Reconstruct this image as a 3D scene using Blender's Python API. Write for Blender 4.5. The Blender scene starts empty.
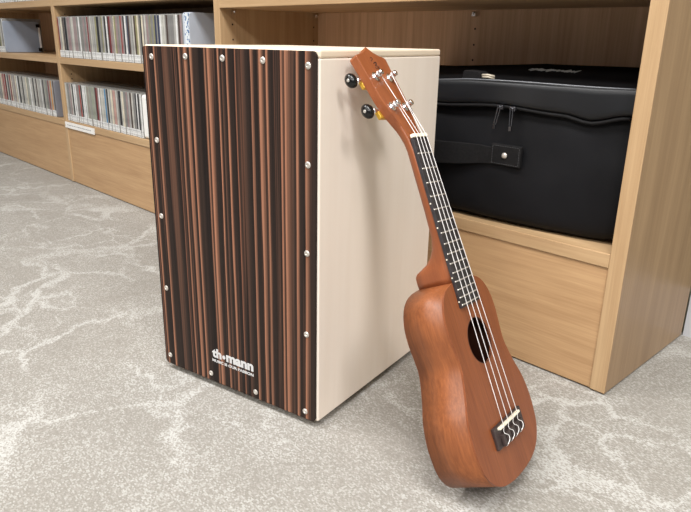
import bpy, bmesh, math, random
from mathutils import Vector, Matrix, noise

PI = math.pi
scene = bpy.context.scene
COL = scene.collection
random.seed(7)

# ------------------------------------------------------------------ camera
cam_data = bpy.data.cameras.new('camera')
cam_data.sensor_fit = 'HORIZONTAL'
cam_data.sensor_width = 36.0
cam_data.lens = 36.0 * 644.0 / 691.0
cam_data.clip_start = 0.02
cam = bpy.data.objects.new('camera', cam_data)
COL.objects.link(cam)
R_ = Vector((0.69364571, 0.72007838, 0.01851367))
U_ = Vector((-0.2420335, 0.20878713, 0.94753771))
F_ = Vector((-0.678436, 0.6617364, -0.31910739))
cam.matrix_world = Matrix(((R_.x, U_.x, -F_.x, 0.33133), (R_.y, U_.y, -F_.y, -0.86317),
                           (R_.z, U_.z, -F_.z, 0.49326), (0, 0, 0, 1)))
scene.camera = cam

# ------------------------------------------------------------------ world, lights, exposure
world = bpy.data.worlds.new('world')
scene.world = world
world.use_nodes = True
bg = world.node_tree.nodes['Background']
bg.inputs[0].default_value = (0.95, 0.98, 1.0, 1)
bg.inputs[1].default_value = 0.20

def area(loc, size, size_y, energy, color, rot=(0, 0, 0)):
    l = bpy.data.lights.new('ceiling_lamp', 'AREA')
    l.shape = 'RECTANGLE'; l.size = size; l.size_y = size_y
    l.energy = energy; l.color = color
    o = bpy.data.objects.new('ceiling_lamp', l)
    o.location = loc; o.rotation_euler = rot
    COL.objects.link(o)
    return o

for lx, ly, en in ((-1.2, -1.3, 44), (-1.0, -3.3, 34), (0.6, -1.2, 50), (0.7, -3.2, 40), (2.3, -1.1, 54), (2.4, -3.0, 40)):
    area((lx, ly, 2.62), 1.2, 0.6, en, (1.0, 0.985, 0.97))

scene.view_settings.view_transform = 'Standard'
scene.view_settings.look = 'None'
scene.view_settings.gamma = 1.0
scene.view_settings.use_curve_mapping = False
scene.view_settings.exposure = 0.40

# ------------------------------------------------------------------ helpers
def srgb(r, g, b):
    f = lambda c: (c / 255 / 12.92) if c / 255 <= 0.04045 else ((c / 255 + 0.055) / 1.055) ** 2.4
    return (f(r), f(g), f(b), 1.0)

def link(o, parent=None):
    COL.objects.link(o)
    if parent is not None:
        o.parent = parent
    return o

def obj(name, bm, mat, parent=None, smooth=False, loc=None, normals=True):
    if normals:
        bmesh.ops.recalc_face_normals(bm, faces=bm.faces[:])
    me = bpy.data.meshes.new(name)
    bm.to_mesh(me); bm.free()
    for m in (mat if isinstance(mat, (list, tuple)) else [mat]):
        me.materials.append(m)
    if smooth:
        me.polygons.foreach_set('use_smooth', [True] * len(me.polygons))
    o = bpy.data.objects.new(name, me)
    if loc is not None:
        o.location = loc
    return link(o, parent)

def bevel(o, w, seg=2, angle=40):
    b = o.modifiers.new('bevel', 'BEVEL')
    b.width = w; b.segments = seg; b.limit_method = 'ANGLE'; b.angle_limit = math.radians(angle)
    return o

def tag(o, label, cat, group=None):
    o['label'] = label; o['category'] = cat
    if group:
        o['group'] = group
    return o

def empty(name, loc=(0, 0, 0), rz=0.0):
    o = bpy.data.objects.new(name, None)
    o.empty_display_size = 0.05
    o.location = loc; o.rotation_euler = (0, 0, rz)
    return link(o)

def box(bm, x0, x1, y0, y1, z0, z1, mi=0):
    v = [bm.verts.new((x, y, z)) for z in (z0, z1) for y in (y0, y1) for x in (x0, x1)]
    for q in ((0, 2, 3, 1), (4, 5, 7, 6), (0, 1, 5, 4), (2, 6, 7, 3), (0, 4, 6, 2), (1, 3, 7, 5)):
        f = bm.faces.new([v[i] for i in q]); f.material_index = mi
    return v

def bx(*a):
    bm = bmesh.new(); box(bm, *a); return bm

def frame_of(d):
    d = Vector(d).normalized()
    a = Vector((0, 0, 1)) if abs(d.z) < 0.9 else Vector((1, 0, 0))
    x = d.cross(a).normalized(); y = d.cross(x).normalized()
    return x, y, d

def tube(bm, pts, r, seg=8, cap=True, mi=0):
    pts = [Vector(p) for p in pts]
    rr = r if isinstance(r, (list, tuple)) else [r] * len(pts)
    rings = []
    px = None
    for i, p in enumerate(pts):
        d = (pts[min(i + 1, len(pts) - 1)] - pts[max(i - 1, 0)]).normalized()
        if px is None:
            x, y, _ = frame_of(d)
        else:
            x = (px - d * px.dot(d)).normalized(); y = d.cross(x)
        px = x
        rings.append([bm.verts.new(p + (x * math.cos(2 * PI * k / seg) + y * math.sin(2 * PI * k / seg)) * rr[i]) for k in range(seg)])
    for a, b in zip(rings, rings[1:]):
        for k in range(seg):
            f = bm.faces.new((a[k], a[(k + 1) % seg], b[(k + 1) % seg], b[k])); f.material_index = mi
    if cap:
        bm.faces.new(rings[0]).material_index = mi; bm.faces.new(rings[-1]).material_index = mi

def lathe(bm, o, d, prof, seg=20, mi=0):
    """prof = [(distance along d, radius)]"""
    o = Vector(o); x, y, d = frame_of(d)
    rings = []
    for h, r in prof:
        if r < 1e-6:
            rings.append([bm.verts.new(o + d * h)])
        else:
            rings.append([bm.verts.new(o + d * h + (x * math.cos(2 * PI * k / seg) + y * math.sin(2 * PI * k / seg)) * r) for k in range(seg)])
    for a, b in zip(rings, rings[1:]):
        for k in range(seg):
            if len(a) == 1 and len(b) == 1: continue
            if len(a) == 1: f = bm.faces.new((a[0], b[k], b[(k + 1) % seg]))
            elif len(b) == 1: f = bm.faces.new((a[k], a[(k + 1) % seg], b[0]))
            else: f = bm.faces.new((a[k], a[(k + 1) % seg], b[(k + 1) % seg], b[k]))
            f.material_index = mi
    for rg in (rings[0], rings[-1]):
        if len(rg) > 1:
            bm.faces.new(rg).material_index = mi

def catmull(pts, n=6, closed=True):
    out = []
    P = [Vector(p) for p in pts]; N = len(P)
    rng = range(N) if closed else range(N - 1)
    for i in rng:
        if closed:
            a, b, c, d = P[(i - 1) % N], P[i], P[(i + 1) % N], P[(i + 2) % N]
        else:
            a, b, c, d = P[max(i - 1, 0)], P[i], P[i + 1], P[min(i + 2, N - 1)]
        for k in range(n):
            t = k / n
            out.append(0.5 * ((2 * b) + (c - a) * t + (2 * a - 5 * b + 4 * c - d) * t * t + (3 * b - a - 3 * c + d) * t ** 3))
    if not closed:
        out.append(P[-1])
    return out

def prism(bm, pts2, f0, f1, mi=0):
    """outline pts2 lifted by functions f0/f1: (a,b)->Vector"""
    A = [bm.verts.new(f0(*p)) for p in pts2]; B = [bm.verts.new(f1(*p)) for p in pts2]
    n = len(A)
    for k in range(n):
        bm.faces.new((A[k], A[(k + 1) % n], B[(k + 1) % n], B[k])).material_index = mi
    bm.faces.new(A[::-1]).material_index = mi; bm.faces.new(B).material_index = mi

def rrect(x0, x1, z0, z1, r, n=5):
    pts = []
    for cx, cz, a0 in ((x1 - r, z1 - r, 0), (x0 + r, z1 - r, 90), (x0 + r, z0 + r, 180), (x1 - r, z0 + r, 270)):
        for k in range(n + 1):
            a = math.radians(a0 + 90 * k / n)
            pts.append((cx + r * math.cos(a), cz + r * math.sin(a)))
    return pts

# ------------------------------------------------------------------ materials
class NT:
    def __init__(s, name):
        s.m = bpy.data.materials.new(name); s.m.use_nodes = True
        s.t = s.m.node_tree; s.b = s.t.nodes['Principled BSDF']
    def n(s, typ, **kw):
        nd = s.t.nodes.new(typ)
        for k, v in kw.items():
            setattr(nd, k, v)
        return nd
    def l(s, a, b):
        s.t.links.new(a, b)
    def val(s, sock, v):
        if isinstance(v, bpy.types.NodeSocket): s.l(v, sock)
        else: sock.default_value = v
    def math(s, op, a, b=0.0, c=None):
        nd = s.n('ShaderNodeMath', operation=op)
        s.val(nd.inputs[0], a); s.val(nd.inputs[1], b)
        if c is not None: s.val(nd.inputs[2], c)
        return nd.outputs[0]
    def mix(s, f, a, b, blend='MIX'):
        nd = s.n('ShaderNodeMix', data_type='RGBA', blend_type=blend)
        s.val(nd.inputs[0], f); s.val(nd.inputs[6], a); s.val(nd.inputs[7], b)
        return nd.outputs[2]
    def ramp(s, f, stops, interp='LINEAR'):
        nd = s.n('ShaderNodeValToRGB'); cr = nd.color_ramp; cr.interpolation = interp
        while len(cr.elements) < len(stops): cr.elements.new(0.5)
        for e, (p, c) in zip(cr.elements, stops):
            e.position = p; e.color = c if len(c) == 4 else (*c, 1)
        s.val(nd.inputs[0], f)
        return nd.outputs[0]
    def coords(s, scale=(1, 1, 1), rot=(0, 0, 0), loc=(0, 0, 0)):
        tc = s.n('ShaderNodeTexCoord'); mp = s.n('ShaderNodeMapping')
        mp.inputs['Scale'].default_value = scale; mp.inputs['Rotation'].default_value = rot; mp.inputs['Location'].default_value = loc
        s.l(tc.outputs['Object'], mp.inputs[0])
        return mp.outputs[0]
    def noise(s, vec, scale=5, detail=3, rough=0.5, dist=0.0):
        nd = s.n('ShaderNodeTexNoise')
        s.l(vec, nd.inputs['Vector']); nd.inputs['Scale'].default_value = scale
        nd.inputs['Detail'].default_value = detail; nd.inputs['Roughness'].default_value = rough; nd.inputs['Distortion'].default_value = dist
        return nd.outputs[0]
    def bump(s, h, strength=0.2, dist=0.001):
        nd = s.n('ShaderNodeBump'); nd.inputs['Strength'].default_value = strength; nd.inputs['Distance'].default_value = dist
        s.l(h, nd.inputs['Height']); s.l(nd.outputs[0], s.b.inputs['Normal'])
    def fin(s, col, rough=0.5, spec=0.5, metal=0.0):
        s.val(s.b.inputs['Base Color'], col); s.val(s.b.inputs['Roughness'], rough)
        s.b.inputs['Specular IOR Level'].default_value = spec; s.b.inputs['Metallic'].default_value = metal
        return s.m

def plain(name, col, rough=0.5, spec=0.5, metal=0.0, vary=0.06, scale=60):
    t = NT(name)
    n = t.noise(t.coords(), scale, 2)
    c2 = tuple(max(0, c * (1 - 3 * vary)) for c in col[:3]) + (1,)
    c1 = tuple(min(1, c * (1 + vary)) for c in col[:3]) + (1,)
    return t.fin(t.ramp(n, [(0.3, c2), (0.7, c1)]), rough, spec, metal)

def wood(name, light, dark, axis='Z', stretch=22, rough=0.42, scale=4.0, spec=0.4, fine=0.35, loc=(0, 0, 0)):
    t = NT(name)
    s = [stretch, stretch, stretch]; s['XYZ'.index(axis)] = 1.0
    v = t.coords(tuple(s), loc=loc)
    a = t.noise(v, scale * 0.5, 3, 0.6, 0.6)
    s2 = [stretch * 5] * 3; s2['XYZ'.index(axis)] = 2.2
    b = t.noise(t.coords(tuple(s2), loc=loc), scale * 0.8, 3, 0.7)
    w = t.math('ADD', t.math('MULTIPLY', a, 1 - fine), t.math('MULTIPLY', b, fine))
    c = t.ramp(w, [(0.33, dark), (0.5, tuple(0.5 * (p + q) for p, q in zip(light, dark))), (0.66, light)])
    t.bump(b, 0.12, 0.0004)
    return t.fin(c, rough, spec)

OAK_L, OAK_D = srgb(193, 163, 125), srgb(166, 134, 98)
oak_x = wood('oak_horizontal_grain', OAK_L, OAK_D, 'X')
oak_z = wood('oak_vertical_grain', OAK_L, OAK_D, 'Z', 26)
oak_back = wood('oak_back_vertical_grain', srgb(218, 182, 148), srgb(184, 147, 115), 'Z', 30, 0.5)
oak_side_shaded = wood('oak_side_shaded_grain', srgb(166, 137, 105), srgb(140, 112, 84), 'Z', 20, 0.36)  # same oak, darkened: the end panel's side shade is put into its colour
oak_plinth = wood('oak_plinth_grain', srgb(192, 157, 117), srgb(166, 130, 93), "X", 16, 0.42, 5.0, fine=0.5)

def carpet():
    t = NT('woven_carpet')
    tc = t.coords(rot=(0, 0, 0.12))
    sn = t.n('ShaderNodeVectorMath', operation='SNAP')          # every stitch is one small cell of one tone
    t.l(tc, sn.inputs[0]); sn.inputs[1].default_value = (0.0027, 0.0018, 10.0)
    v = sn.outputs[0]
    def warp(scale, detail, amt, src):
        dn = t.n('ShaderNodeTexNoise'); t.l(v, dn.inputs['Vector']); dn.inputs['Scale'].default_value = scale; dn.inputs['Detail'].default_value = detail
        dn.inputs['Roughness'].default_value = 0.6
        add = t.n('ShaderNodeVectorMath', operation='MULTIPLY_ADD')
        t.l(dn.outputs['Color'], add.inputs[0]); add.inputs[1].default_value = (amt, amt, 0.0); t.l(src, add.inputs[2])
        return add.outputs[0]
    wv1 = warp(30, 4, 0.035, warp(4.5, 4, 0.24, v))
    flat = t.n('ShaderNodeMapping'); flat.inputs['Scale'].default_value = (1.0, 1.45, 1.0); flat.inputs['Rotation'].default_value = (0, 0, 0.45)
    t.l(wv1, flat.inputs[0])
    def veins(scale, w):
        vo = t.n('ShaderNodeTexVoronoi', feature='DISTANCE_TO_EDGE'); t.l(flat.outputs[0], vo.inputs['Vector']); vo.inputs['Scale'].default_value = scale
        return t.ramp(vo.outputs['Distance'], [(0.0, (1, 1, 1)), (w * 0.5, (0.8,) * 3), (w, (0, 0, 0))])
    v1 = veins(3.0, 0.036); v2 = veins(6.0, 0.050)
    mask = t.ramp(t.noise(v, 4.0, 4), [(0.42, (0.10,) * 3), (0.58, (1, 1, 1))])
    mask2 = t.ramp(t.noise(v, 3.0, 3), [(0.44, (0,) * 3), (0.60, (0.85,) * 3)])
    vein = t.math('MAXIMUM', t.math('MULTIPLY', v1, mask), t.math('MULTIPLY', v2, mask2))
    cloud = t.ramp(t.noise(v, 6.0, 8, 0.72, 0.5), [(0.36, (0, 0, 0)), (0.64, (1, 1, 1))])
    dens = t.math('ADD', t.math('MULTIPLY_ADD', cloud, 0.34, 0.12), t.math('MULTIPLY', vein, 0.66))
    wn = t.n('ShaderNodeTexWhiteNoise', noise_dimensions='3D'); t.l(v, wn.inputs['Vector'])
    k = t.math('MULTIPLY_ADD', t.math('SUBTRACT', dens, wn.outputs['Value']), 0.8, 0.5)
    c = t.ramp(k, [(0.08, CARPET_DARK), (0.45, CARPET_MID), (0.62, CARPET_LIGHT), (0.95, CARPET_VEIN)])
    tone = t.ramp(t.noise(tc, 700, 2, 0.7), [(0.35, (0.86,) * 3), (0.65, (1.1,) * 3)])
    c = t.mix(1.0, c, tone, 'MULTIPLY')
    t.bump(k, 0.25, 0.0008)
    return t.fin(c, 0.85, 0.15)
CARPET_DARK, CARPET_MID, CARPET_LIGHT, CARPET_VEIN = srgb(139, 135, 128), srgb(152, 148, 142), srgb(163, 161, 155), srgb(182, 181, 177)
carpet_mat = carpet()

def tapa():
    """dark striped ebony veneer; stripe centres measured across the plate (mm from its right edge)"""
    t = NT('striped_ebony_veneer')
    v = t.coords()
    sp = t.n('ShaderNodeSeparateXYZ'); t.l(v, sp.inputs[0])
    nz = t.noise(t.coords((60, 1, 3.0)), 1.0, 3, 0.6)
    x = t.math('ADD', sp.outputs[0], t.math('MULTIPLY', t.math('SUBTRACT', nz, 0.5), 0.0045))
    f = t.math('DIVIDE', t.math('ADD', x, 0.290), 0.290)
    D = srgb(45, 34, 29); D2 = srgb(28, 20, 18); O = srgb(172, 120, 94); O2 = srgb(140, 94, 73); B = srgb(84, 60, 49)
    st = [(-289.5, 2.2, O2), (-284, 2.6, O), (-268, 2.8, O), (-245, 8, B), (-231, 1.6, O2), (-222, 3.0, O), (-210, 4.9, O),
          (-200, 3.4, O), (-176, 2.6, O), (-168.5, 5.6, O), (-153, 2.6, O), (-146, 2.4, B), (-138, 3.0, O), (-124, 1.4, O2)]
    st2 = [(-111.5, 4.2, B), (-98, 2.8, O), (-83.5, 5.0, O), (-74.5, 3.2, O), (-61, 1.6, B), (-52.5, 2.8, O), (-44.5, 5.8, O), (-36, 2.4, B), (-29, 2.8, O), (-15, 4.4, O)]
    def mk(lst):
        stops = [(0.0, D2)] if lst[0][0] > -285 else []
        for i, (c, w, col) in enumerate(lst):
            a = (c - w * 0.74 + 290) / 290; b = (c - w * 0.44 + 290) / 290
            e = (c + w * 0.36 + 290) / 290; g = (c + w * 0.74 + 290) / 290
            if i % 2 == 0 or a > 0: pass
            stops += [(max(a, 0), D2), (max((a + b) / 2, 0.0005), col), (g, D)]
        return stops
    r1, r2, r3 = (t.ramp(f, mk(q)) for q in (st[:8], st[8:], st2))    # a ramp holds up to 32 stops
    c = t.mix(t.math('GREATER_THAN', f, (290 - 188) / 290), r1, r2)
    c = t.mix(t.math('GREATER_THAN', f, (290 - 119) / 290), c, r3)
    thin = t.noise(t.coords((230, 1, 1.4)), 1.0, 2, 0.5)
    c = t.mix(t.math('MULTIPLY', t.ramp(thin, [(0.54, (0, 0, 0)), (0.64, (1, 1, 1))]), 0.55), c, srgb(104, 72, 57))
    streak = t.noise(t.coords((420, 1, 2.2)), 1.0, 4, 0.7)
    c = t.mix(1.0, c, t.ramp(streak, [(0.3, (0.62,) * 3), (0.55, (1, 1, 1)), (0.75, (1.45, 1.25, 1.15))]), 'MULTIPLY')
    t.bump(streak, 0.05, 0.0003)
    return t.fin(c, 0.48, 0.2)
tapa_mat = tapa()

birch = wood('birch_plywood', srgb(244, 233, 221), srgb(236, 223, 209), 'Z', 9, 0.45, 3.0, fine=0.25)
birch_x = wood('birch_edge', srgb(242, 230, 212), srgb(226, 206, 180), 'Y', 14, 0.5, 3.0)
maho_top = wood('mahogany_face', srgb(142, 81, 47), srgb(112, 59, 33), 'Y', 12, 0.42, 9.0, fine=0.6)
maho_side = wood('mahogany_side', srgb(148, 87, 49), srgb(110, 60, 32), 'Y', 9, 0.42, 10.0, fine=0.6)
maho_neck = wood('mahogany_neck', srgb(150, 87, 51), srgb(126, 67, 38), 'Y', 9, 0.36, 9.0, fine=0.35)
cavity = plain('bare_cedar_inside', srgb(96, 58, 38), 0.8)
ebony = plain('dark_rosewood', srgb(50, 46, 48), 0.45, 0.5, vary=0.15, scale=120)
bridge_mat = plain('bridge_rosewood', srgb(62, 50, 48), 0.5, 0.5, vary=0.15, scale=150)
bone = plain('ivory_plastic', srgb(240, 232, 212), 0.35)
nylon = plain('clear_nylon', srgb(232, 228, 226), 0.25, 0.6)
chrome = plain('chrome', (0.82, 0.82, 0.84, 1), 0.14, 0.5, 1.0, vary=0.02)
brass = plain('brass_plate', srgb(226, 180, 70), 0.28, 0.5, 0.6, vary=0.03)
black_plastic = plain('black_plastic', srgb(16, 15, 15), 0.22, 0.4)
screw_mat = plain('nickel_screw', srgb(206, 200, 192), 0.32, 0.5, 0.55, vary=0.03)
rubber = plain('black_rubber', srgb(30, 30, 30), 0.8)
hole_mat = plain('drilled_hole', srgb(22, 16, 12), 0.9)
white_print = plain('white_print', srgb(206, 206, 206), 0.5, vary=0.01)
dark_print = plain('dark_print', srgb(64, 34, 26), 0.6, vary=0.01)
bag_mat_t = NT('black_nylon_cloth')
_v = bag_mat_t.coords(); _n = bag_mat_t.noise(_v, 900, 2)
bag_mat_t.bump(_n, 0.25, 0.0006)
bag_mat = bag_mat_t.fin(bag_mat_t.ramp(bag_mat_t.noise(_v, 9, 4), [(0.3, srgb(11, 11, 13)), (0.7, srgb(18, 18, 21))]), 0.62, 0.16)
lid_mat = plain('black_coated_cloth', srgb(19, 20, 23), 0.40, 0.35, vary=0.1, scale=20)
velvet = plain('black_felt', srgb(13, 12, 13), 0.95, 0.05, vary=0.1, scale=40)
web_mat = plain('black_webbing', srgb(21, 20, 21), 0.75, 0.2, vary=0.15, scale=300)
thread = plain('grey_thread', srgb(165, 163, 158), 0.8)
wall_mat = plain('green_wall_paint', srgb(132, 130, 112), 0.8, 0.2, vary=0.03, scale=8)
base_mat = plain('grey_skirting', srgb(196, 197, 200), 0.6, vary=0.03, scale=8)
ceil_mat = plain('white_ceiling', srgb(225, 224, 220), 0.9, 0.1, vary=0.02, scale=3)
case_mat = plain('clear_case_plastic', srgb(150, 149, 145), 0.22, 0.5, vary=0.05, scale=40)
bookend_grey = plain('grey_blue_bookend_plastic', srgb(142, 151, 166), 0.45, 0.5, vary=0.03, scale=20)
bookend_pale = plain('pale_blue_grey_plastic', srgb(184, 191, 202), 0.45, 0.5, vary=0.03, scale=20)
bookend_dark = plain('mid_grey_bookend_plastic', srgb(122, 122, 128), 0.5, 0.5, vary=0.03, scale=20)
paper = plain('white_card', srgb(232, 230, 226), 0.6, vary=0.02)

def speckled_label():
    t = NT('printed_label')
    n = t.noise(t.coords((420, 1, 260)), 1.0, 2, 0.5)
    return t.fin(t.ramp(n, [(0.38, srgb(150, 150, 152)), (0.50, srgb(214, 214, 212)), (0.6, srgb(228, 228, 226))]), 0.5)
label_mat = speckled_label()

# ------------------------------------------------------------------ setting
def structure(name, bm, m):
    o = obj(name, bm, m); o['kind'] = 'structure'; return o
WALL_Y = 0.322
structure('floor', bx(-6.5, 3.5, -6.0, WALL_Y + 0.1, -0.06, 0.0), carpet_mat)
structure('wall_back', bx(-6.5, 3.5, WALL_Y, WALL_Y + 0.1, 0.0, 2.8), wall_mat)
structure('baseboard_back', bx(0.0005, 3.5, WALL_Y - 0.012, WALL_Y, 0.0, 0.085), base_mat)
structure('ceiling', bx(-6.5, 3.5, -6.0, WALL_Y + 0.1, 2.8, 2.86), ceil_mat)

# ------------------------------------------------------------------ bookcase
bc = empty('bookcase', (0, 0, 0))
tag(bc, 'long low light oak bookcase with open bays standing on the carpet behind the drum', 'bookcase')
T = 0.0235; DEP = 0.303; TOPZ = 1.22; GAP = 0.0025
XE0 = -T
PANELS = [(-0.996, -0.9724), (-1.949, -1.9254), (-2.902, -2.8785)]
def part(name, m, *b, par=bc, bev=0.0012):
    o = obj(name, bx(*b), m, par)
    if bev: bevel(o, bev, 2)
    return o
endp = part('end_panel', [oak_z, oak_side_shaded], XE0, 0, 0, DEP, GAP, TOPZ)
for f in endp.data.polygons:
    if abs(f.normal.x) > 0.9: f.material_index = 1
divs = [part('divider', oak_z, a, b, 0, DEP, GAP, TOPZ) for a, b in PANELS]
for x in (-0.0118, -0.984, -1.937, -2.890):
    for y in (0.03, 0.26):
        bm = bmesh.new(); lathe(bm, (x, y, 0), (0, 0, 1), [(0, 0.009), (GAP + 0.001, 0.009)], 12)
        obj('levelling_foot', bm, rubber, bc)
bays = [(-0.9724, XE0), (-1.9254, -0.996), (-2.8785, -1.949)]
ZL0, ZL = 0.1937, 0.2145
for i, (a, b) in enumerate(bays):
    part('plinth_panel', oak_plinth, a, b, 0.0025, 0.021, GAP, ZL0)
    part('bottom_shelf', oak_x, a, b, 0, DEP - 0.008, ZL0, ZL)
    part('back_panel', oak_back, a, b, DEP - 0.008, DEP, GAP, TOPZ - 0.03, bev=0)
    part('top_panel', oak_x, a, b, 0, DEP, TOPZ - 0.03, TOPZ)
right_shelf = part('shelf', oak_x, bays[0][0], bays[0][1], 0.0, DEP - 0.009, 0.5538, 0.5745)
part('shelf', oak_x, bays[0][0], bays[0][1], 0.0, DEP - 0.009, 0.89, 0.915)
for a, b in bays[1:]:
    for z0, z1 in ((0.3992, 0.4196), (0.5768, 0.5973), (0.89, 0.911)):
        part('shelf', oak_x, a, b, 0.0, DEP - 0.009, z0, z1)
# shelf pins and rows of pin holes on the right bay's divider and back, and the next ones
def pins(parent, pts, d, name='pin_hole'):
    for p in pts:
        bm = bmesh.new()
        lathe(bm, Vector(p) - Vector(d) * 0.001, d, [(0, 0.0021), (0.0013, 0.0021), (0.0013, 0.0)], 10)
        obj(name, bm, hole_mat, parent)
pins(divs[0], [(-0.9724, y, z) for y in (0.034, 0.280) for z in (0.520, 0.4875, 0.455)], (1, 0, 0))
pins(divs[1], [(-1.9254, 0.034, z) for z in (0.553, 0.365, 0.350)], (1, 0, 0))
BP = [o for o in bc.children if o.name.startswith('back_panel')][0]
pins(BP, [(-0.490, DEP - 0.008, z) for z in (0.518, 0.487, 0.457, 0.427)], (0, -1, 0))
for (p, d) in (((-0.9724, 0.034, 0.548), (1, 0, 0)), ((-0.9724, 0.280, 0.548), (1, 0, 0)), ((-0.490, DEP - 0.008, 0.548), (0, -1, 0))):
    bm = bmesh.new()
    lathe(bm, p, d, [(0, 0.003), (0.011, 0.003), (0.012, 0.002)], 10)
    q = Vector(p) + Vector(d) * 0.006
    box(bm, q.x - 0.004, q.x + 0.004, q.y - 0.004, q.y + 0.004, q.z - 0.006, q.z - 0.001)
    obj('shelf_pin', bm, chrome, right_shelf)
# white shelf label on the middle bay's ledge
lo = obj('shelf_label', bx(-1.936, -1.705, -0.0022, -0.0003, 0.190, 0.2095), paper, bc)
lo['label'] = 'white card strip with a line of small grey print'
bm = bmesh.new()
random.seed(3)
x = -1.918
while x < -1.735:
    w = random.uniform(0.006, 0.016)
    box(bm, x, x + w, -0.00235, -0.0021, 0.1988, 0.2012); x += w + 0.003
obj('print_line', bm, plain('grey_print', srgb(150, 150, 152), 0.6), lo)

# ------------------------------------------------------------------ CD rows
SP = {
 'pale grey': (190, 188, 180), 'cream': (214, 205, 182), 'light grey': (168, 166, 162), 'grey green': (150, 154, 140), 'mid grey': (126, 124, 122),
 'mauve grey': (150, 128, 128), 'black': (34, 34, 38), 'dark brown': (72, 56, 50), 'white': (224, 224, 222), 'red': (156, 54, 46),
 'dark red': (122, 44, 50), 'blue': (84, 134, 172), 'navy': (44, 52, 80), 'orange': (206, 142, 70), 'pink': (184, 146, 136), 'olive': (140, 136, 98),
}
mats_sp = {k: plain('spine_' + k.replace(' ', '_'), srgb(*v), 0.45, vary=0.12, scale=35) for k, v in SP.items()}
CW, CH, CD_ = 0.0101, 0.125, 0.142
def cd_mesh(key):
    bm = bmesh.new()
    box(bm, 0, CW, 0.0006, CD_, 0, CH, 0)
    box(bm, 0.0013, CW - 0.0013, 0.0, 0.0008, 0.0015, CH - 0.0025, 1)
    bmesh.ops.recalc_face_normals(bm, faces=bm.faces[:])
    me = bpy.data.meshes.new('cd_case'); bm.to_mesh(me); bm.free()
    me.materials.append(case_mat); me.materials.append(mats_sp[key])
    return me
CDM = {k: cd_mesh(k) for k in SP}
bm = bx(0.0004, CW - 0.0004, -0.0006, -0.00005, 0.0015, 0.0225)
LBM = bpy.data.meshes.new('spine_label'); bm.to_mesh(LBM); bm.free(); LBM.materials.append(label_mat)

ORD = ['', 'first', 'second', 'third', 'fourth', 'fifth', 'sixth', 'seventh', 'eighth', 'ninth', 'tenth', 'eleventh', 'twelfth', 'thirteenth', 'fourteenth',
       'fifteenth', 'sixteenth', 'seventeenth', 'eighteenth', 'nineteenth']
TEN = ['', '', 'twent', 'thirt', 'fort', 'fift', 'sixt', 'sevent', 'eight']
def ordinal(n):
    if n < 20: return ORD[n]
    return TEN[n // 10] + ('ieth' if n % 10 == 0 else 'y-' + ORD[n % 10])

def cd_row(x0, x1, z, seq, place, group, seed, y0=0.005, right_first=False):
    rnd = random.Random(seed)
    pitch = 0.01055
    n = int((x1 - x0) / pitch)
    common = ['pale grey', 'light grey', 'cream', 'pale grey', 'mid grey', 'grey green', 'white', 'mauve grey']
    odd = ['black', 'dark brown', 'olive', 'black', 'mid grey', 'dark red', 'dark brown', 'black', 'mid grey', 'mauve grey']
    for i in range(n):
        fr = (i + 0.5) / n
        key = None
        for a, b, k in seq:
            if a <= fr < b: key = k
        if key is not None and rnd.random() < 0.35: key = None
        if key is None:
            key = rnd.choice(odd) if rnd.random() < 0.36 else rnd.choice(common)
        o = bpy.data.objects.new('cd_case', CDM[key])
        COL.objects.link(o)
        o.location = (x0 + i * pitch, y0 + rnd.uniform(-0.0025, 0.0025), z)
        tag(o, '%s spined CD case, %s from %s %s' % (key, ordinal(n - i if right_first else i + 1), 'right' if right_first else 'left', place), 'cd', group)
        l = bpy.data.objects.new('spine_label', LBM)
        COL.objects.link(l); l.parent = o
    return x0 + n * pitch

def bookend(x, z, m, h, d, th, label, strip=None):
    r = empty('bookend', (x, 0.005, z))
    tag(r, label, 'bookend')
    bm = bmesh.new()
    prism(bm, rrect(0, d, 0.0016, h, 0.008), lambda a, b: Vector((0, a, b)), lambda a, b: Vector((th, a, b)))
    bevel(obj('upright', bm, m, r), 0.0008, 2)
    bm = bx(0.0008, th - 0.0008, 0.01, d - 0.01, 0.0, 0.0018)
    obj('foot', bm, rubber, r)
    return r

Z1, Z2, Z3 = 0.4197, 0.2146, 0.5974
# middle bay, upper shelf
xe = cd_row(-1.9235, -1.135, Z1, [(0.0, 0.012, 'dark red'), (0.012, 0.05, 'light grey'), (0.07, 0.09, 'black'), (0.09, 0.17, 'mauve grey'), (0.20, 0.215, 'navy'), (0.215, 0.235, 'white'),
    (0.235, 0.29, 'mid grey'), (0.30, 0.33, 'pink'), (0.33, 0.36, 'light grey'), (0.375, 0.40, 'black'), (0.46, 0.48, 'white'), (0.48, 0.50, 'dark red'), (0.565, 0.585, 'red'), (0.585, 0.60, 'mauve grey'), (0.61, 0.65, 'navy'),
    (0.83, 0.85, 'navy'), (0.87, 0.885, 'blue'), (0.90, 0.95, 'mid grey'), (0.955, 0.98, 'white')], 'in upper row behind the drum', 'cds on the upper shelf of the middle bay', 11)
# blue dotted spine at the end of the row, then the grey bookend
be = bookend(xe + 0.002, Z1, bookend_pale, 0.128, 0.145, 0.030, 'grey blue bookend with blue dotted front edge beside the upper CD row behind the drum')
t = NT('blue_dotted_strip')
vo = t.n('ShaderNodeTexVoronoi'); t.l(t.coords((120, 1, 120)), vo.inputs['Vector']); vo.inputs['Scale'].default_value = 1.3
dots = t.fin(t.ramp(vo.outputs['Distance'], [(0.35, srgb(60, 100, 150)), (0.5, srgb(214, 220, 224))]), 0.5)
obj('edge_strip', bx(0.010, 0.0295, -0.0012, -0.0001, 0.003, 0.1255), dots, be)
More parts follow.
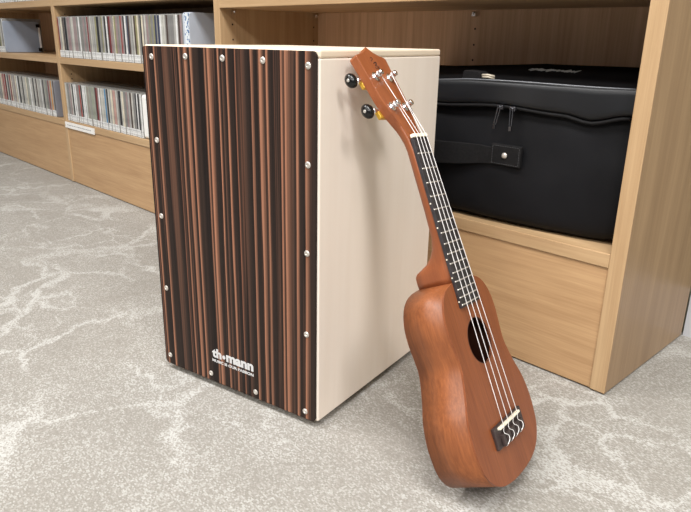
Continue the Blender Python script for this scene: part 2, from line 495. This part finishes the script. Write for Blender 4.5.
# middle bay, lower shelf
xe = cd_row(-1.9235, -1.381, Z2, [(0.0, 0.11, 'pale grey'), (0.11, 0.135, 'black'), (0.135, 0.17, 'white'), (0.17, 0.185, 'dark brown'), (0.185, 0.21, 'mauve grey'), (0.21, 0.235, 'red'), (0.235, 0.25, 'black'),
    (0.25, 0.32, 'white'), (0.32, 0.43, 'grey green'), (0.43, 0.445, 'dark brown'), (0.445, 0.48, 'pale grey'), (0.48, 0.50, 'dark red'), (0.50, 0.56, 'pale grey'), (0.56, 0.60, 'blue'), (0.60, 0.64, 'pale grey'),
    (0.64, 0.66, 'cream'), (0.66, 0.70, 'pink'), (0.70, 0.735, 'pale grey'), (0.735, 0.785, 'black'), (0.785, 0.82, 'dark red'), (0.82, 0.86, 'light grey'), (0.86, 0.88, 'dark brown'), (0.88, 0.92, 'pale grey'),
    (0.92, 0.95, 'black'), (0.95, 1.01, 'white')], 'above the white shelf label', 'cds on the lower shelf of the middle bay', 12)
wb = bookend(xe + 0.003, Z2, paper, 0.122, 0.14, 0.032, 'thick white file at the right end of the lower CD row left of the drum')
wb.name = 'file_box'; wb['category'] = 'file'
bookend(xe + 0.0365, Z2, bookend_grey, 0.124, 0.14, 0.008, 'pale grey bookend behind the thick white file at the drum edge')
# left bay, upper shelf
xe = cd_row(-2.56, -2.462, Z1, [(0, 0.3, 'pale grey'), (0.85, 1, 'white')], 'beside lone grey blue bookend', 'cds on the upper shelf of the left bay', 13, right_first=True)
b2 = bookend(xe + 0.002, Z1, bookend_grey, 0.116, 0.132, 0.010, 'plain grey blue bookend beside the empty end of the leftmost bay upper shelf')
for z in (0.006, 0.094):
    obj('corner_clip', bx(0.0085, 0.0125, 0.120, 0.1335, z, z + 0.012), black_plastic, b2)
bm = bx(0.0085, 0.0115, 0.127, 0.1335, 0.018, 0.094)
obj('back_strip', bm, paper, b2)
# left bay, lower shelf
xe = cd_row(-2.68, -2.022, Z2, [(0.16, 0.18, 'cream'), (0.18, 0.205, 'pink'), (0.205, 0.25, 'red'), (0.25, 0.29, 'mauve grey'), (0.29, 0.33, 'pink'), (0.33, 0.345, 'dark red'), (0.42, 0.45, 'cream'), (0.47, 0.505, 'black'),
    (0.505, 0.65, 'pale grey'), (0.65, 0.68, 'white'), (0.70, 0.735, 'black'), (0.735, 0.85, 'light grey'), (0.85, 0.88, 'black'), (0.88, 0.92, 'mid grey'), (0.92, 0.97, 'orange')],
    'in leftmost bay lower row', 'cds on the lower shelf of the left bay', 14, right_first=True)
bookend(xe + 0.003, Z2, bookend_dark, 0.124, 0.14, 0.010, 'mid grey bookend beside an orange spined CD on the leftmost lower shelf')
# left bay, top row (only the foot of the row is in the picture)
cd_row(-2.55, -2.10, Z3, [], 'in leftmost bay top row', 'cds on the top shelf of the left bay', 15, right_first=True)

# ------------------------------------------------------------------ cajon
W, D, H, FZ = 0.2925, 0.3004, 0.4818, 0.0103
caj = empty('cajon', (-0.2208, -0.3722, 0), 0.2076)
tag(caj, 'box drum with dark striped wooden front and pale birch sides standing on the carpet', 'drum')
TP = 0.0092; FP = 0.0035
def cpart(name, m, *b, bev=0.0015, seg=2):
    return bevel(obj(name, bx(*b), m, caj), bev, seg)
cpart('top_panel', birch_x, -W, 0, FP, D, H - TP, H, bev=0.0025, seg=3)
cpart('bottom_panel', birch_x, -W + 0.001, -0.001, FP, D, FZ, FZ + TP)
cpart('side_panel', birch, -TP, 0, FP, D, FZ + 0.0002, H - TP - 0.0003)
cpart('side_panel', birch, -W, -W + TP, FP, D, FZ + 0.0002, H - TP - 0.0003)
# back panel with its round sound hole
bm = bmesh.new()
def plate_hole(bm, outline, hole, f0, f1, mi=0):
    for f in (f0, f1):
        A = [bm.verts.new(f(*p)) for p in outline]; B = [bm.verts.new(f(*p)) for p in hole]
        ed = [bm.edges.new((L[k], L[(k + 1) % len(L)])) for L in (A, B) for k in range(len(L))]
        bmesh.ops.triangle_fill(bm, use_beauty=True, use_dissolve=False, edges=ed)
        if f is f0: A0, B0 = A, B
    for L0, L1 in ((A0, A), (B0, B)):
        n = len(L0)
        for k in range(n):
            bm.faces.new((L0[k], L0[(k + 1) % n], L1[(k + 1) % n], L1[k]))
    for f in bm.faces: f.material_index = mi
hole = [(-W / 2 + 0.055 * math.cos(2 * PI * k / 40), 0.30 + 0.055 * math.sin(2 * PI * k / 40)) for k in range(40)]
plate_hole(bm, rrect(-W + TP, -TP, FZ + TP, H - TP, 0.001, 1), hole, lambda a, b: Vector((a, D - 0.006, b)), lambda a, b: Vector((a, D - 0.0005, b)))
obj('back_panel', bm, birch, caj)
bm = bmesh.new()
prism(bm, rrect(-W, -0.0026, FZ - 0.0002, H - 0.0016, 0.006, 6), lambda a, b: Vector((a, FP - 0.0001, b)), lambda a, b: Vector((a, 0.0, b)))
front = bevel(obj('front_plate', bm, tapa_mat, caj), 0.0006, 2)
for (x, z) in ((-0.2744, 0.4667), (-0.2099, 0.4688), (-0.1452, 0.4684), (-0.0803, 0.4681), (-0.0139, 0.4645), (-0.2758, 0.3565), (-0.0142, 0.3532), (-0.2783, 0.2477),
               (-0.0157, 0.244), (-0.2792, 0.1366), (-0.0166, 0.1348), (-0.2816, 0.0251), (-0.1937, 0.0219), (-0.1067, 0.0201), (-0.0189, 0.0213)):
    bm = bmesh.new()
    lathe(bm, (x, 0.0003, z), (0, -1, 0), [(0, 0.0040), (0.0008, 0.0040), (0.0016, 0.0030), (0.0018, 0.0016), (0.0012, 0.0012), (0.0012, 0)], 20)
    obj('screw', bm, screw_mat, front, smooth=False)
for x in (-W + 0.035, -0.035):
    for y in (0.035, D - 0.035):
        bm = bmesh.new(); lathe(bm, (x, y, 0), (0, 0, 1), [(0, 0.013), (0.002, 0.014), (FZ + 0.0005, 0.012)], 20)
        obj('rubber_foot', bm, rubber, caj, smooth=False)
# printed logo and line beneath it
def text_bm(bm, body, x0, x1, z0, z1, y, bold=0.0, th=0.0003):
    cu = bpy.data.curves.new('print', 'FONT'); cu.body = body; cu.size = 1.0; cu.offset = bold; cu.fill_mode = 'FRONT' if False else 'BOTH'; cu.extrude = 0.01
    to = bpy.data.objects.new('print', cu); COL.objects.link(to)
    dg = bpy.context.evaluated_depsgraph_get(); dg.update()
    me = bpy.data.meshes.new_from_object(to.evaluated_get(dg))
    bpy.data.objects.remove(to); bpy.data.curves.remove(cu)
    xs = [v.co.x for v in me.vertices]; ys = [v.co.y for v in me.vertices]
    a, b, c, d = min(xs), max(xs), min(ys), max(ys)
    tmp = bmesh.new(); tmp.from_mesh(me); bpy.data.meshes.remove(me)
    vm = {}
    for v in tmp.verts:
        vm[v] = bm.verts.new((x0 + (v.co.x - a) / (b - a) * (x1 - x0), y + (-th if v.co.z > 0 else 0), z0 + (v.co.y - c) / (d - c) * (z1 - z0)))
    for f in tmp.faces:
        try: bm.faces.new([vm[v] for v in f.verts])
        except ValueError: pass
    tmp.free()
bm = bmesh.new()
LX0, LX1 = -0.1893, -0.1095
text_bm(bm, 'th', LX0, LX0 + 0.0185, 0.0508, 0.0652, -0.0001, 0.045)
text_bm(bm, 'mann', LX0 + 0.028, LX1, 0.0508, 0.0618, -0.0001, 0.045)
lathe(bm, (LX0 + 0.0232, -0.0001, 0.0560), (0, -1, 0), [(0, 0.0030), (0.0003, 0.0030)], 18)
obj('logo', bm, white_print, front)
bm = bmesh.new()
text_bm(bm, 'MUSIC IS OUR PASSION', LX0, LX1, 0.0434, 0.0478, -0.0001, 0.03)
obj('slogan', bm, white_print, front)

# ------------------------------------------------------------------ ukulele
US = 0.98013
def rot3(a, b, c):
    return Matrix.Rotation(c, 4, 'Z') @ Matrix.Rotation(b, 4, 'Y') @ Matrix.Rotation(a, 4, 'X')
RU = rot3(1.11835, 0.07161, 1.74488)
TAIL = 0.0645
SADDLE = Vector((0.00234, -0.28126, 0.08257))
LIFT = 0.0
uk = empty('ukulele')
uk.matrix_world = Matrix.Translation(SADDLE + RU.to_3x3() @ Vector((0, -TAIL * US, 0)) + Vector((0, 0, LIFT))) @ RU @ Matrix.Rotation(-0.0055, 4, 'Z') @ Matrix.Scale(US, 4)
tag(uk, 'brown mahogany ukulele leaning on the pale side of the box drum', 'ukulele')
OFF = Vector((0, TAIL, 0))
def upart(name, bm, mat, parent=uk, smooth=False, label=None):
    for v in bm.verts: v.co += OFF
    o = obj(name, bm, mat, parent, smooth)
    if label: o['label'] = label
    return o
half = [(0.0, -.0645), (.022, -.0635), (.045, -.0592), (.0635, -.0495), (.0765, -.033), (.0815, -.011), (.0818, .008), (.0775, .030), (.0672, .053), (.0585, .080),
        (.0595, .100), (.0622, .122), (.0608, .140), (.0545, .155), (.044, .1652), (.030, .1705), (.013, .1725)]
full = half + [(0, .173)] + [(-x, y) for x, y in reversed(half[1:])]
OUT = [(p.x, p.y) for p in catmull([(x, y, 0) for x, y in full], 6)]
def offset(pts, d):
    n = len(pts); r = []
    for k in range(n):
        a = Vector(pts[k - 1]); c = Vector(pts[(k + 1) % n]); t = (c - a).normalized()
        r.append((pts[k][0] - t.y * d, pts[k][1] + t.x * d))
    return r
INN = offset(OUT, 0.0025)
def ud(y): return 0.0605 - (y + 0.0645) / 0.2375 * 0.0065
# sides: hollow wall
bm = bmesh.new()
prof = [(OUT, 0), (OUT, 1), (INN, 1), (INN, 0)]
rings = [[bm.verts.new((x, y, -ud(y) if z else -0.0022)) for x, y in L] for L, z in prof]
N = len(OUT)
for a, b in zip(rings, rings[1:] + rings[:1]):
    for k in range(N):
        f = bm.faces.new((a[k], a[(k + 1) % N], b[(k + 1) % N], b[k]))
        f.material_index = 1 if a is rings[2] else 0
        f.smooth = True
sides = upart('body', bm, [maho_side, cavity])
# arched back
bm = bmesh.new()
cen = (0.0, 0.045)
def ring(s, z): return [bm.verts.new((cen[0] + (x - cen[0]) * s, cen[1] + (y - cen[1]) * s, z - ud(cen[1] + (y - cen[1]) * s))) for x, y in OUT]
lv = [ring(1, 0.0005), ring(1.0, 0.0), ring(0.985, -0.0012), ring(0.8, -0.0032), ring(0.5, -0.0050), ring(0.2, -0.0056)]
for a, b in zip(lv, lv[1:]):
    for k in range(N):
        bm.faces.new((a[k], a[(k + 1) % N], b[(k + 1) % N], b[k])).smooth = True
bm.faces.new(lv[-1]); bm.faces.new(lv[0][::-1])
upart('back', bm, maho_side)
# soundboard
SH = (0.0, 0.0980, 0.0270)
bm = bmesh.new()
hole = [(SH[0] + SH[2] * math.cos(2 * PI * k / 48), SH[1] + SH[2] * math.sin(2 * PI * k / 48)) for k in range(48)]
plate_hole(bm, OUT, hole, lambda a, b: Vector((a, b, -0.0024)), lambda a, b: Vector((a, b, 0.0)))
sb = upart('soundboard', bm, maho_top)
bevel(sb, 0.0007, 2)
# thin dark ring line around the sound hole and the pale seam line along the edge
bm = bmesh.new()
plate_hole(bm, [(SH[0] + (SH[2] + .0003) * math.cos(2 * PI * k / 48), SH[1] + (SH[2] + .0003) * math.sin(2 * PI * k / 48)) for k in range(48)],
           [(SH[0] + (SH[2] - .0004) * math.cos(2 * PI * k / 48), SH[1] + (SH[2] - .0004) * math.sin(2 * PI * k / 48)) for k in range(48)], lambda a, b: Vector((a, b, -0.0005)), lambda a, b: Vector((a, b, 0.0002)))
upart('sound_hole_rim', bm, dark_print)
# neck with heel, lofted
LS = 0.345
dshape = [(1, 0), (.985, .25), (.90, .52), (.74, .76), (.45, .93), (0, 1)]
hshape = [(1, 0), (.88, .3), (.74, .55), (.62, .78), (.50, .975), (0, 1)]
qshape = [(1, 0), (1, .30), (1, .60), (1, .94), (.97, 1), (0, 1)]
SL = 0.2245; ct, st_ = math.cos(math.atan(SL)), math.sin(math.atan(SL))
def hs(x, s, n=0.0):      # headstock frame: s along it from the nut, n out of its face
    return Vector((x, LS + 0.0035 + s * ct + n * st_, -0.0021 - s * st_ + n * ct))
HT = 0.0112
sec = [(.1715, .0200, .0540, 1), (.179, .0200, .0545, 1), (.187, .0200, .0540, 1), (.1912, .0200, .0505, 1), (.1945, .0198, .0435, .9), (.199, .0196, .0345, .7), (.206, .0194, .0268, .4),
       (.215, .0190, .0212, .15), (.228, .0186, .0174, 0), (.26, .0180, .0155, 0), (.30, .0172, .0146, 0), (.333, .0166, .0140, 0)]
bm = bmesh.new(); rings = []
def profile(w, dp, sh):
    return [(w * a, -dp * b) for a, b in sh] + [(-w * a, -dp * b) for a, b in sh[-2::-1]]
def blend(A, B, k): return [((1 - k) * a[0] + k * b[0], (1 - k) * a[1] + k * b[1]) for a, b in zip(A, B)]
for y, w, dp, hb in sec:
    rings.append([bm.verts.new((px, y, pz - 0.0002)) for px, pz in profile(w, dp, blend(dshape, hshape, hb))])
for s_, w, dp, k in ((-.004, .0165, .0134, .10), (.006, .0168, .0128, .25), (.014, .0178, .0122, .5), (.022, .0198, .0116, .8), (.0302, .0223, HT, 1.0)):
    rings.append([bm.verts.new(hs(px, s_, pz - 0.0002)) for px, pz in profile(w, dp, blend(dshape, qshape, k))])
for a, b in zip(rings, rings[1:]):
    for k in range(len(a)):
        f = bm.faces.new((a[k], a[(k + 1) % len(a)], b[(k + 1) % len(a)], b[k])); f.smooth = k != len(a) - 1 and a in rings[:14]
bm.faces.new(rings[0]); bm.faces.new(rings[-1])
neck = upart('neck', bm, maho_neck)
# headstock
hh = [(.0224, .0300), (.0243, .0360), (.0262, .043), (.0282, .056), (.0292, .075), (.0305, .095), (.0318, .1095), (.0300, .1125), (.0200, .1145), (.0100, .1185), (.0, .1260)]
smooth_r = catmull([(x, s, 0) for x, s in hh[:7]], 3, closed=False)
hp = [(p.x, p.y) for p in smooth_r] + hh[7:10]
hp2 = hp + [(0, .126)] + [(-x, s) for x, s in reversed(hp)]
bm = bmesh.new()
prism(bm, hp2, lambda x, s: hs(x, s, -HT - 0.0002), lambda x, s: hs(x, s, -0.0002))
bevel(upart('headstock', bm, maho_neck), 0.0007, 2)
head = [o for o in uk.children if o.name == 'headstock'][0]
# maker's mark: small dark ornamental script
bm = bmesh.new()
def stroke(pts, r):
    P = catmull([(*p, 0) for p in pts], 6, closed=False)
    L = [hs(p.x, p.y, 0.0001) for p in P]
    tube(bm, L, r, 6)
stroke([(-.0045, .109), (-.001, .1105), (.000, .1075), (-.004, .1065), (-.005, .1045)], .00035)
stroke([(-.003, .1015), (.001, .1035), (.0035, .1025), (.0005, .100), (-.002, .0985)], .0006)
stroke([(.0035, .104), (.002, .099), (.0045, .0965), (.0062, .099)], .00035)
stroke([(.0005, .0955), (.004, .0945), (.002, .0925), (.0048, .0905)], .0004)
stroke([(-.0002, .0975), (-.0035, .0955), (-.001, .0935)], .00035)
upart('headstock_mark', bm, dark_print, head)
# fretboard, frets, nut, side dots
YE = 0.1417; WE, WN = 0.0237, 0.01645
def fw(y): return WE + (WN - WE) * (y - YE) / (LS - YE)
bm = bmesh.new()
prism(bm, [(-WE, YE), (WE, YE), (WN, LS), (-WN, LS)], lambda a, b: Vector((a, b, 0.0)), lambda a, b: Vector((a, b, 0.0040)))
fb = bevel(upart('fretboard', bm, ebony), 0.0005, 2)
for n in range(1, 16):
    y = LS * 2 ** (-n / 12); w = fw(y)
    bm = bmesh.new()
    tube(bm, [(-w + .0012, y, .0036), (-w + .0015, y, .0041), (0, y, .0044), (w - .0015, y, .0041), (w - .0012, y, .0036)], .0008, 8)
    upart('fret', bm, screw_mat, fb)
for n in (5, 7, 10, 12, 15):
    y = LS * (2 ** (-n / 12) + 2 ** (-(n - 1) / 12)) / 2
    bm = bmesh.new(); lathe(bm, (-fw(y) - 0.0002, y, .0021), (-1, 0, 0), [(0, .0009), (.0003, .0009)], 10)
    upart('side_dot', bm, bone, fb)
bm = bmesh.new()
box(bm, -WN - .0002, WN + .0002, LS, LS + .0042, .0012, .0062)
bevel(upart('nut', bm, bone, smooth=False), 0.0007, 2)
# bridge
bm = bmesh.new()
prism(bm, [(-.0385, .0035), (-.0385, -.0215), (.0385, -.0215), (.0385, .0035)], lambda a, b: Vector((a, b, -0.0002)), lambda a, b: Vector((a, b, 0.0038)))
br = bevel(upart('bridge', bm, bridge_mat), 0.0008, 2)
bm = bmesh.new()
for x0, x1 in ((-.0285, -.0222), (-.0190, -.0086), (-.0054, .0054), (.0086, .0190), (.0222, .0285)):
    box(bm, x0, x1, -.0205, -.0075, .0030, .0078)
box(bm, -.0285, .0285, -.0195, -.0085, .0030, .0056)
bevel(upart('tie_block', bm, bridge_mat, br), 0.0006, 2)
bm = bmesh.new(); box(bm, -.0290, .0290, -.0016, .0016, .0030, .0074)
bevel(upart('saddle', bm, bone, br), 0.0009, 2)
# strings and tuners
SX = (-.0206, -.0069, .0069, .0206); NX = (-.0118, -.0039, .0039, .0118)
POST = [(-.0148, .0405), (-.0156, .0820), (.0152, .0820), (.0148, .0405)]
for i in range(4):
    px, ps = POST[i]
    side = -1 if px < 0 else 1
    x = SX[i]
    pend = hs(px - side * 0.0026, ps - 0.001, 0.0062)
    bm = bmesh.new()
    loop = [(x + .0015, -.0212, .0020), (x - .0022, -.0222, .0042), (x - .0030, -.0205, .0072), (x + .0016, -.0165, .0092), (x + .0028, -.0115, .0090), (x - .0012, -.0082, .0078), (x - .0004, -.0068, .0062)]
    P = [tuple(p) for p in catmull(loop, 5, closed=False)]
    P += [(x, -.0045, .0062), (x, 0, .0079), (NX[i], LS + .0021, .0066), tuple(pend)]
    tube(bm, P, .00046, 6)
    upart('string', bm, nylon, uk, smooth=True)
    # tuner: geared plate behind the headstock with shaft; post, bushing and button as pieces
    bm = bmesh.new()
    def hbox(x0, x1, s0, s1, n0, n1):
        v = [bm.verts.new(hs(a, b, c)) for c in (n0, n1) for b in (s0, s1) for a in (x0, x1)]
        for q in ((0, 2, 3, 1), (4, 5, 7, 6), (0, 1, 5, 4), (2, 6, 7, 3), (0, 4, 6, 2), (1, 3, 7, 5)):
            bm.faces.new([v[j] for j in q])
    ex = side * (.0290 if side < 0 else .0270)
    BX = 0.0 if side < 0 else .0045      # the far side's buttons sit tighter against the head
    lo_, hi_ = sorted((px - side * .004, ex))
    hbox(lo_, hi_, ps - .0075, ps + .0020, -.0165, -.0113)
    tn = bevel(upart('tuner', bm, brass), 0.0008, 2)
    bm = bmesh.new()
    tube(bm, [hs(ex - side * .003, ps + .003, -.0140), hs(side * .0415 - BX, ps + .003, -.0140)], .0027, 12)
    lathe(bm, hs(side * .0325, ps + .003, -.0140), (side, 0, 0), [(0, .0040), (.003, .0040), (.004, .0030)], 16)
    upart('shaft', bm, chrome, tn)
    bm = bmesh.new()
    ax = Vector((side, 0, 0))
    o_ = hs(side * .0400 - BX, ps + .003, -.0140)
    lathe(bm, o_, ax, [(0, .003), (.001, .0062), (.0032, .0080), (.0065, .0083), (.0095, .0072), (.0112, .0040), (.0115, .0026)], 24)
    for v in bm.verts:     # flatten the round knob a little into an oval button
        c = hs(v.co.x, ps + .003, -.0140); d = v.co - c
        up = Vector((0, ct, -st_)); k = d.dot(up)
        v.co = v.co + up * k * 0.10 - (d - up * k - ax * d.dot(ax)) * 0.14
    b = upart('button', bm, black_plastic, tn, smooth=True)
    bm = bmesh.new()
    lathe(bm, o_ + ax * .0112, ax, [(0, .0020), (.0009, .0019), (.0012, .0010), (.0012, 0)], 12)
    upart('button_screw', bm, screw_mat, tn)
    nrm = Vector((0, st_, ct))
    bm = bmesh.new()
    lathe(bm, hs(px, ps, -.0004), nrm, [(0, .0060), (.0014, .0060), (.0024, .0049), (.0024, .0036), (.0008, .0036)], 20)
    upart('bushing', bm, chrome, tn)
    bm = bmesh.new()
    lathe(bm, hs(px, ps, 0.0), nrm, [(0, .0035), (.0045, .0035), (.0055, .0027), (.0070, .0027), (.0080, .0037), (.0106, .0037), (.0116, .0028), (.0116, 0)], 18)
    upart('post', bm, chrome, tn)
    bm = bmesh.new()
    ring_pts = [hs(px + .0034 * math.cos(k * .7), ps + .0034 * math.sin(k * .7), .0055 + .0004 * (k % 9) * 0.35) for k in range(20)]
    tube(bm, ring_pts, .0006, 6)
    upart('string_wrap', bm, nylon, tn, smooth=True)

bpy.context.view_layer.update()
low = min((uk.matrix_world @ v.co).z for o in uk.children for v in o.data.vertices)
uk.location += Vector((0.0010, -0.0028, 0.0003 - low))

# ------------------------------------------------------------------ black bag in the right bay
bag = empty('gig_bag', (-0.30, 0.14, ZL))
tag(bag, 'large black padded cloth bag with zip and handle inside the right bookcase bay', 'bag')
BO = Vector((-0.30, 0.14, ZL))
def fy(x):      # how far the bag's front stands back from the ledge, more towards its right end
    k = min(1.0, max(0.0, (x + 0.32) / 0.29))
    return 0.012 + 0.026 * k * k
def softbox(x0, x1, y0, y1, z0, z1, r, nx, ny, nz, shape=None, amp=0.003, fs=9.0):
    bm = bmesh.new()
    v = {}
    def vert(i, j, k):
        if (i, j, k) in v: return v[(i, j, k)]
        p = Vector((x0 + (x1 - x0) * i / nx, y0 + (y1 - y0) * j / ny, z0 + (z1 - z0) * k / nz))
        q = Vector((min(max(p.x, x0 + r), x1 - r), min(max(p.y, y0 + r), y1 - r), min(max(p.z, z0 + min(r, (z1 - z0) / 2)), z1 - min(r, (z1 - z0) / 2))))
        d = p - q
        if d.length > 1e-6: p = q + d.normalized() * r * min(1.0, max(abs(d.x), abs(d.y), abs(d.z)) / r)
        if shape: p = shape(p)
        nv = noise.noise_vector(p * fs) + 0.5 * noise.noise_vector(p * fs * 2.6)
        p = p + nv * amp
        v[(i, j, k)] = bm.verts.new(p - BO)
        return v[(i, j, k)]
    for a, b, fn in ((nx, ny, lambda s, t: [(s, t, 0), (s, t, nz)]), (nx, nz, lambda s, t: [(s, 0, t), (s, ny, t)]), (ny, nz, lambda s, t: [(0, s, t), (nx, s, t)])):
        for s in range(a):
            for t in range(b):
                c = [fn(s, t), fn(s + 1, t), fn(s + 1, t + 1), fn(s, t + 1)]
                for w in (0, 1):
                    bm.faces.new([vert(*c[m][w]) for m in range(4)])
    return bm
def body_shape(p):
    u = (p.x + 0.57) / 0.53
    k = (p.z - ZL) / 0.18
    q = p.copy()
    if p.y < 0.12: q.y += fy(p.x) * (1 - max(0, p.y) / 0.12)
    if p.y < 0.1:
        q.y += 0.010 * k * k - 0.004 * math.sin(PI * min(max(k, 0), 1))
    q.z += 0.006 * max(0, (u - 0.85) / 0.15) ** 2 * (1 - k)
    return q
def zipz(x):      # height of the zip line along the front
    pts = [(-0.60, .392), (-0.355, .3955), (-0.236, .402), (-0.135, .396), (-0.092, .3885), (-0.043, .399), (-0.02, .400)]
    for (a, za), (b, zb) in zip(pts, pts[1:]):
        if a <= x <= b:
            t = (x - a) / (b - a); t = t * t * (3 - 2 * t)
            return za + (zb - za) * t
    return pts[0][1] if x < pts[0][0] else pts[-1][1]
bm = softbox(-0.57, -0.0285, 0.000, 0.272, ZL + 0.0035, 0.408, 0.016, 44, 18, 16, body_shape, 0.0032)
bd = obj('bag_body', bm, bag_mat, bag, smooth=True)
def lid_shape(p):
    q = p.copy()
    k = (p.z - 0.392) / 0.05
    fr = (p.y + 0.004) / 0.285
    if p.y < 0.12: q.y += fy(p.x) * (1 - max(0, p.y) / 0.12)
    zb = zipz(p.x)
    q.z = zb + (0.4375 + 0.020 * min(1, max(0, fr * 1.25)) - zb) * k
    if p.x < -0.30: q.z -= 0.012 * min(1, (-0.30 - p.x) / 0.2) * k
    if fr < 0.3: q.y += 0.004 * k
    return q
bm = softbox(-0.572, -0.0275, -0.004, 0.276, 0.392, 0.442, 0.008, 50, 18, 8, lid_shape, 0.0010, 7.0)
bm.normal_update()
for f in bm.faces: f.material_index = 1 if f.calc_center_median().z > 0.4385 - ZL - 0.012 and abs(f.normal.z) > 0.75 else 0
lid = obj('bag_lid', bm, [lid_mat, velvet], bag, smooth=True)
# zip tape and coil, following the line under the lid
xs = [-0.565 + 0.0125 * k for k in range(43)]
bm = bmesh.new()
tube(bm, [Vector((x, fy(x), zipz(x) - 0.002)) - BO for x in xs], 0.0026, 8)
obj('zip', bm, web_mat, bag, smooth=True)
# piping along the top front edge of the lid
bm = bmesh.new()
tube(bm, [Vector((x, 0.0035 + fy(x), 0.4366 + 0.0008 * math.sin(x * 21) - (0.012 * min(1, (-0.30 - x) / 0.2) if x < -0.30 else 0))) - BO for x in xs], 0.0013, 8)
obj('piping', bm, plain('grey_piping', srgb(98, 100, 104), 0.25, 0.6, vary=0.03), bag, smooth=True)
# stitched lettering on the felt top of the lid
bm = bmesh.new()
rnd = random.Random(5)
path = []; xx = -0.262; k = 0
while xx < -0.172:
    yy = 0.125 + (0.0 if k % 2 else 0.022) + rnd.uniform(-.006, .006)
    path.append(Vector((xx, yy, 0.4388 + 0.020 * min(1, (yy + 0.004) / 0.28 * 1.25))) - BO); k += 1
    xx += rnd.uniform(.0022, .0042)
tube(bm, path, 0.0007, 5)
obj('stitched_mark', bm, thread, lid)
# webbing loop with metal buckle on the lid
bm = bmesh.new()
pr = [(-0.310, 0.432), (-0.310, 0.4480), (-0.306, 0.4500), (-0.282, 0.4490), (-0.277, 0.4470), (-0.275, 0.432)]
vs = [[bm.verts.new(Vector((a, y, b)) - BO) for a, b in pr] for y in (0.0175, 0.040)]
for k in range(5): bm.faces.new((vs[0][k], vs[0][k + 1], vs[1][k + 1], vs[1][k]))
bm.faces.new(vs[0]); bm.faces.new(vs[1][::-1])
lp = bevel(obj('webbing_loop', bm, web_mat, bag), 0.001, 2)
bm = bmesh.new()
for dz in (0, .0032):
    tube(bm, [Vector(p) - BO for p in ((-0.278, 0.023, 0.4405 + dz), (-0.264, 0.022, 0.4410 + dz), (-0.257, 0.027, 0.4385 + dz), (-0.262, 0.034, 0.4390 + dz), (-0.276, 0.035, 0.4405 + dz))], 0.0018, 8)
obj('buckle', bm, plain('pale_metal', srgb(188, 178, 160), 0.5, 0.4, 0.2), lp, smooth=True)
# handle strap with stitched patch and rivet
def strip_mesh(path, z_half, th):
    bm = bmesh.new(); F = []
    for (x, y, z, h) in path:
        F.append([bm.verts.new(Vector((x, y + dy, z + dz)) - BO) for dy, dz in ((0, -h), (0, h), (-th, h), (-th, -h))])
    for a, b in zip(F, F[1:]):
        for k in range(4): bm.faces.new((a[k], a[(k + 1) % 4], b[(k + 1) % 4], b[k]))
    bm.faces.new(F[0]); bm.faces.new(F[-1])
    return bm
hp_ = [(a_ - 0.014, b_ + 0.016, c_ - 0.003, d_) for a_, b_, c_, d_ in [(-0.222, -0.003, .3265, .0130), (-0.245, -0.007, .3265, .0150), (-0.28, -0.0155, .3240, .0175), (-0.32, -0.021, .3215, .0185), (-0.36, -0.021, .3205, .0185), (-0.41, -0.0155, .3225, .0180), (-0.445, -0.007, .3260, .0150), (-0.468, -0.003, .3265, .0130)]]
hd = obj('handle', strip_mesh(hp_, 0, 0.004), web_mat, bag)
bevel(hd, 0.001, 2)
for x0, x1, rx in ((-0.2385, -0.185, -0.2130), (-0.526, -0.466, -0.496)):
    PY = 0.0155
    bm = bmesh.new(); box(bm, x0, x1, -0.0075 + PY, -0.0010 + PY, .3105, .3430)
    for v in bm.verts: v.co -= BO
    pt_ = bevel(obj('handle_patch', bm, web_mat, bag), 0.0012, 2)
    bm = bmesh.new()
    for a, b, c, d in ((x0 + .003, x1 - .003, .3130, .3130), (x0 + .003, x1 - .003, .3405, .3405)):
        for k in range(11):
            xa = a + (b - a) * k / 11
            box(bm, xa, xa + .0026, -.0079 + PY, -.0073 + PY, c - .0003, c + .0003)
    for xa in (x0 + .003, x1 - .003):
        for k in range(7):
            za = .3135 + .0039 * k
            box(bm, xa - .0003, xa + .0003, -.0079 + PY, -.0073 + PY, za, za + .0024)
    for v in bm.verts: v.co -= BO
    obj('stitching', bm, plain('dark_thread', srgb(70, 70, 72), 0.8), pt_)
    bm = bmesh.new()
    lathe(bm, Vector((rx, -0.0073 + PY, .3265)) - BO, (0, -1, 0), [(0, .0048), (.0014, .0046), (.0028, .0034), (.0034, .0015), (.0035, 0)], 20)
    obj('rivet', bm, screw_mat, pt_, smooth=True)
# two zip pulls
for x, tilt in ((-0.2290, -0.0060), (-0.2080, 0.0005)):
    z = zipz(x) - 0.003; py = fy(x) + 0.001
    bm = bmesh.new()
    box(bm, x - .0052, x + .0052, -.0088 + py, -.0030 + py, z - .0035, z + .0035)
    for v in bm.verts: v.co -= BO
    sl = bevel(obj('zip_slider', bm, chrome if False else plain('dark_metal', srgb(110, 110, 116), 0.2, 0.5, 0.9), bag), 0.0012, 2)
    bm = bmesh.new()
    a = Vector((x, -.0098 + py, z)) - BO; e = Vector((x + tilt, -.0098 + py, z - .029)) - BO
    d = (e - a); sidev = Vector((1, 0, 0)) * .0022
    P = [a + sidev, a + d * .15 + sidev, a + d * .85 + sidev * 0.8, e, a + d * .85 - sidev * 0.8, a + d * .15 - sidev, a - sidev, a + Vector((0, 0, .002))]
    tube(bm, [tuple(p) for p in P] + [tuple(P[0])], .0011, 6)
    box(bm, e.x - .0022, e.x + .0022, e.y - .0012, e.y + .0012, e.z - .004, e.z + .003)
    obj('pull_tab', bm, plain('dark_pull', srgb(92, 92, 97), 0.22, 0.5, 0.9), sl)
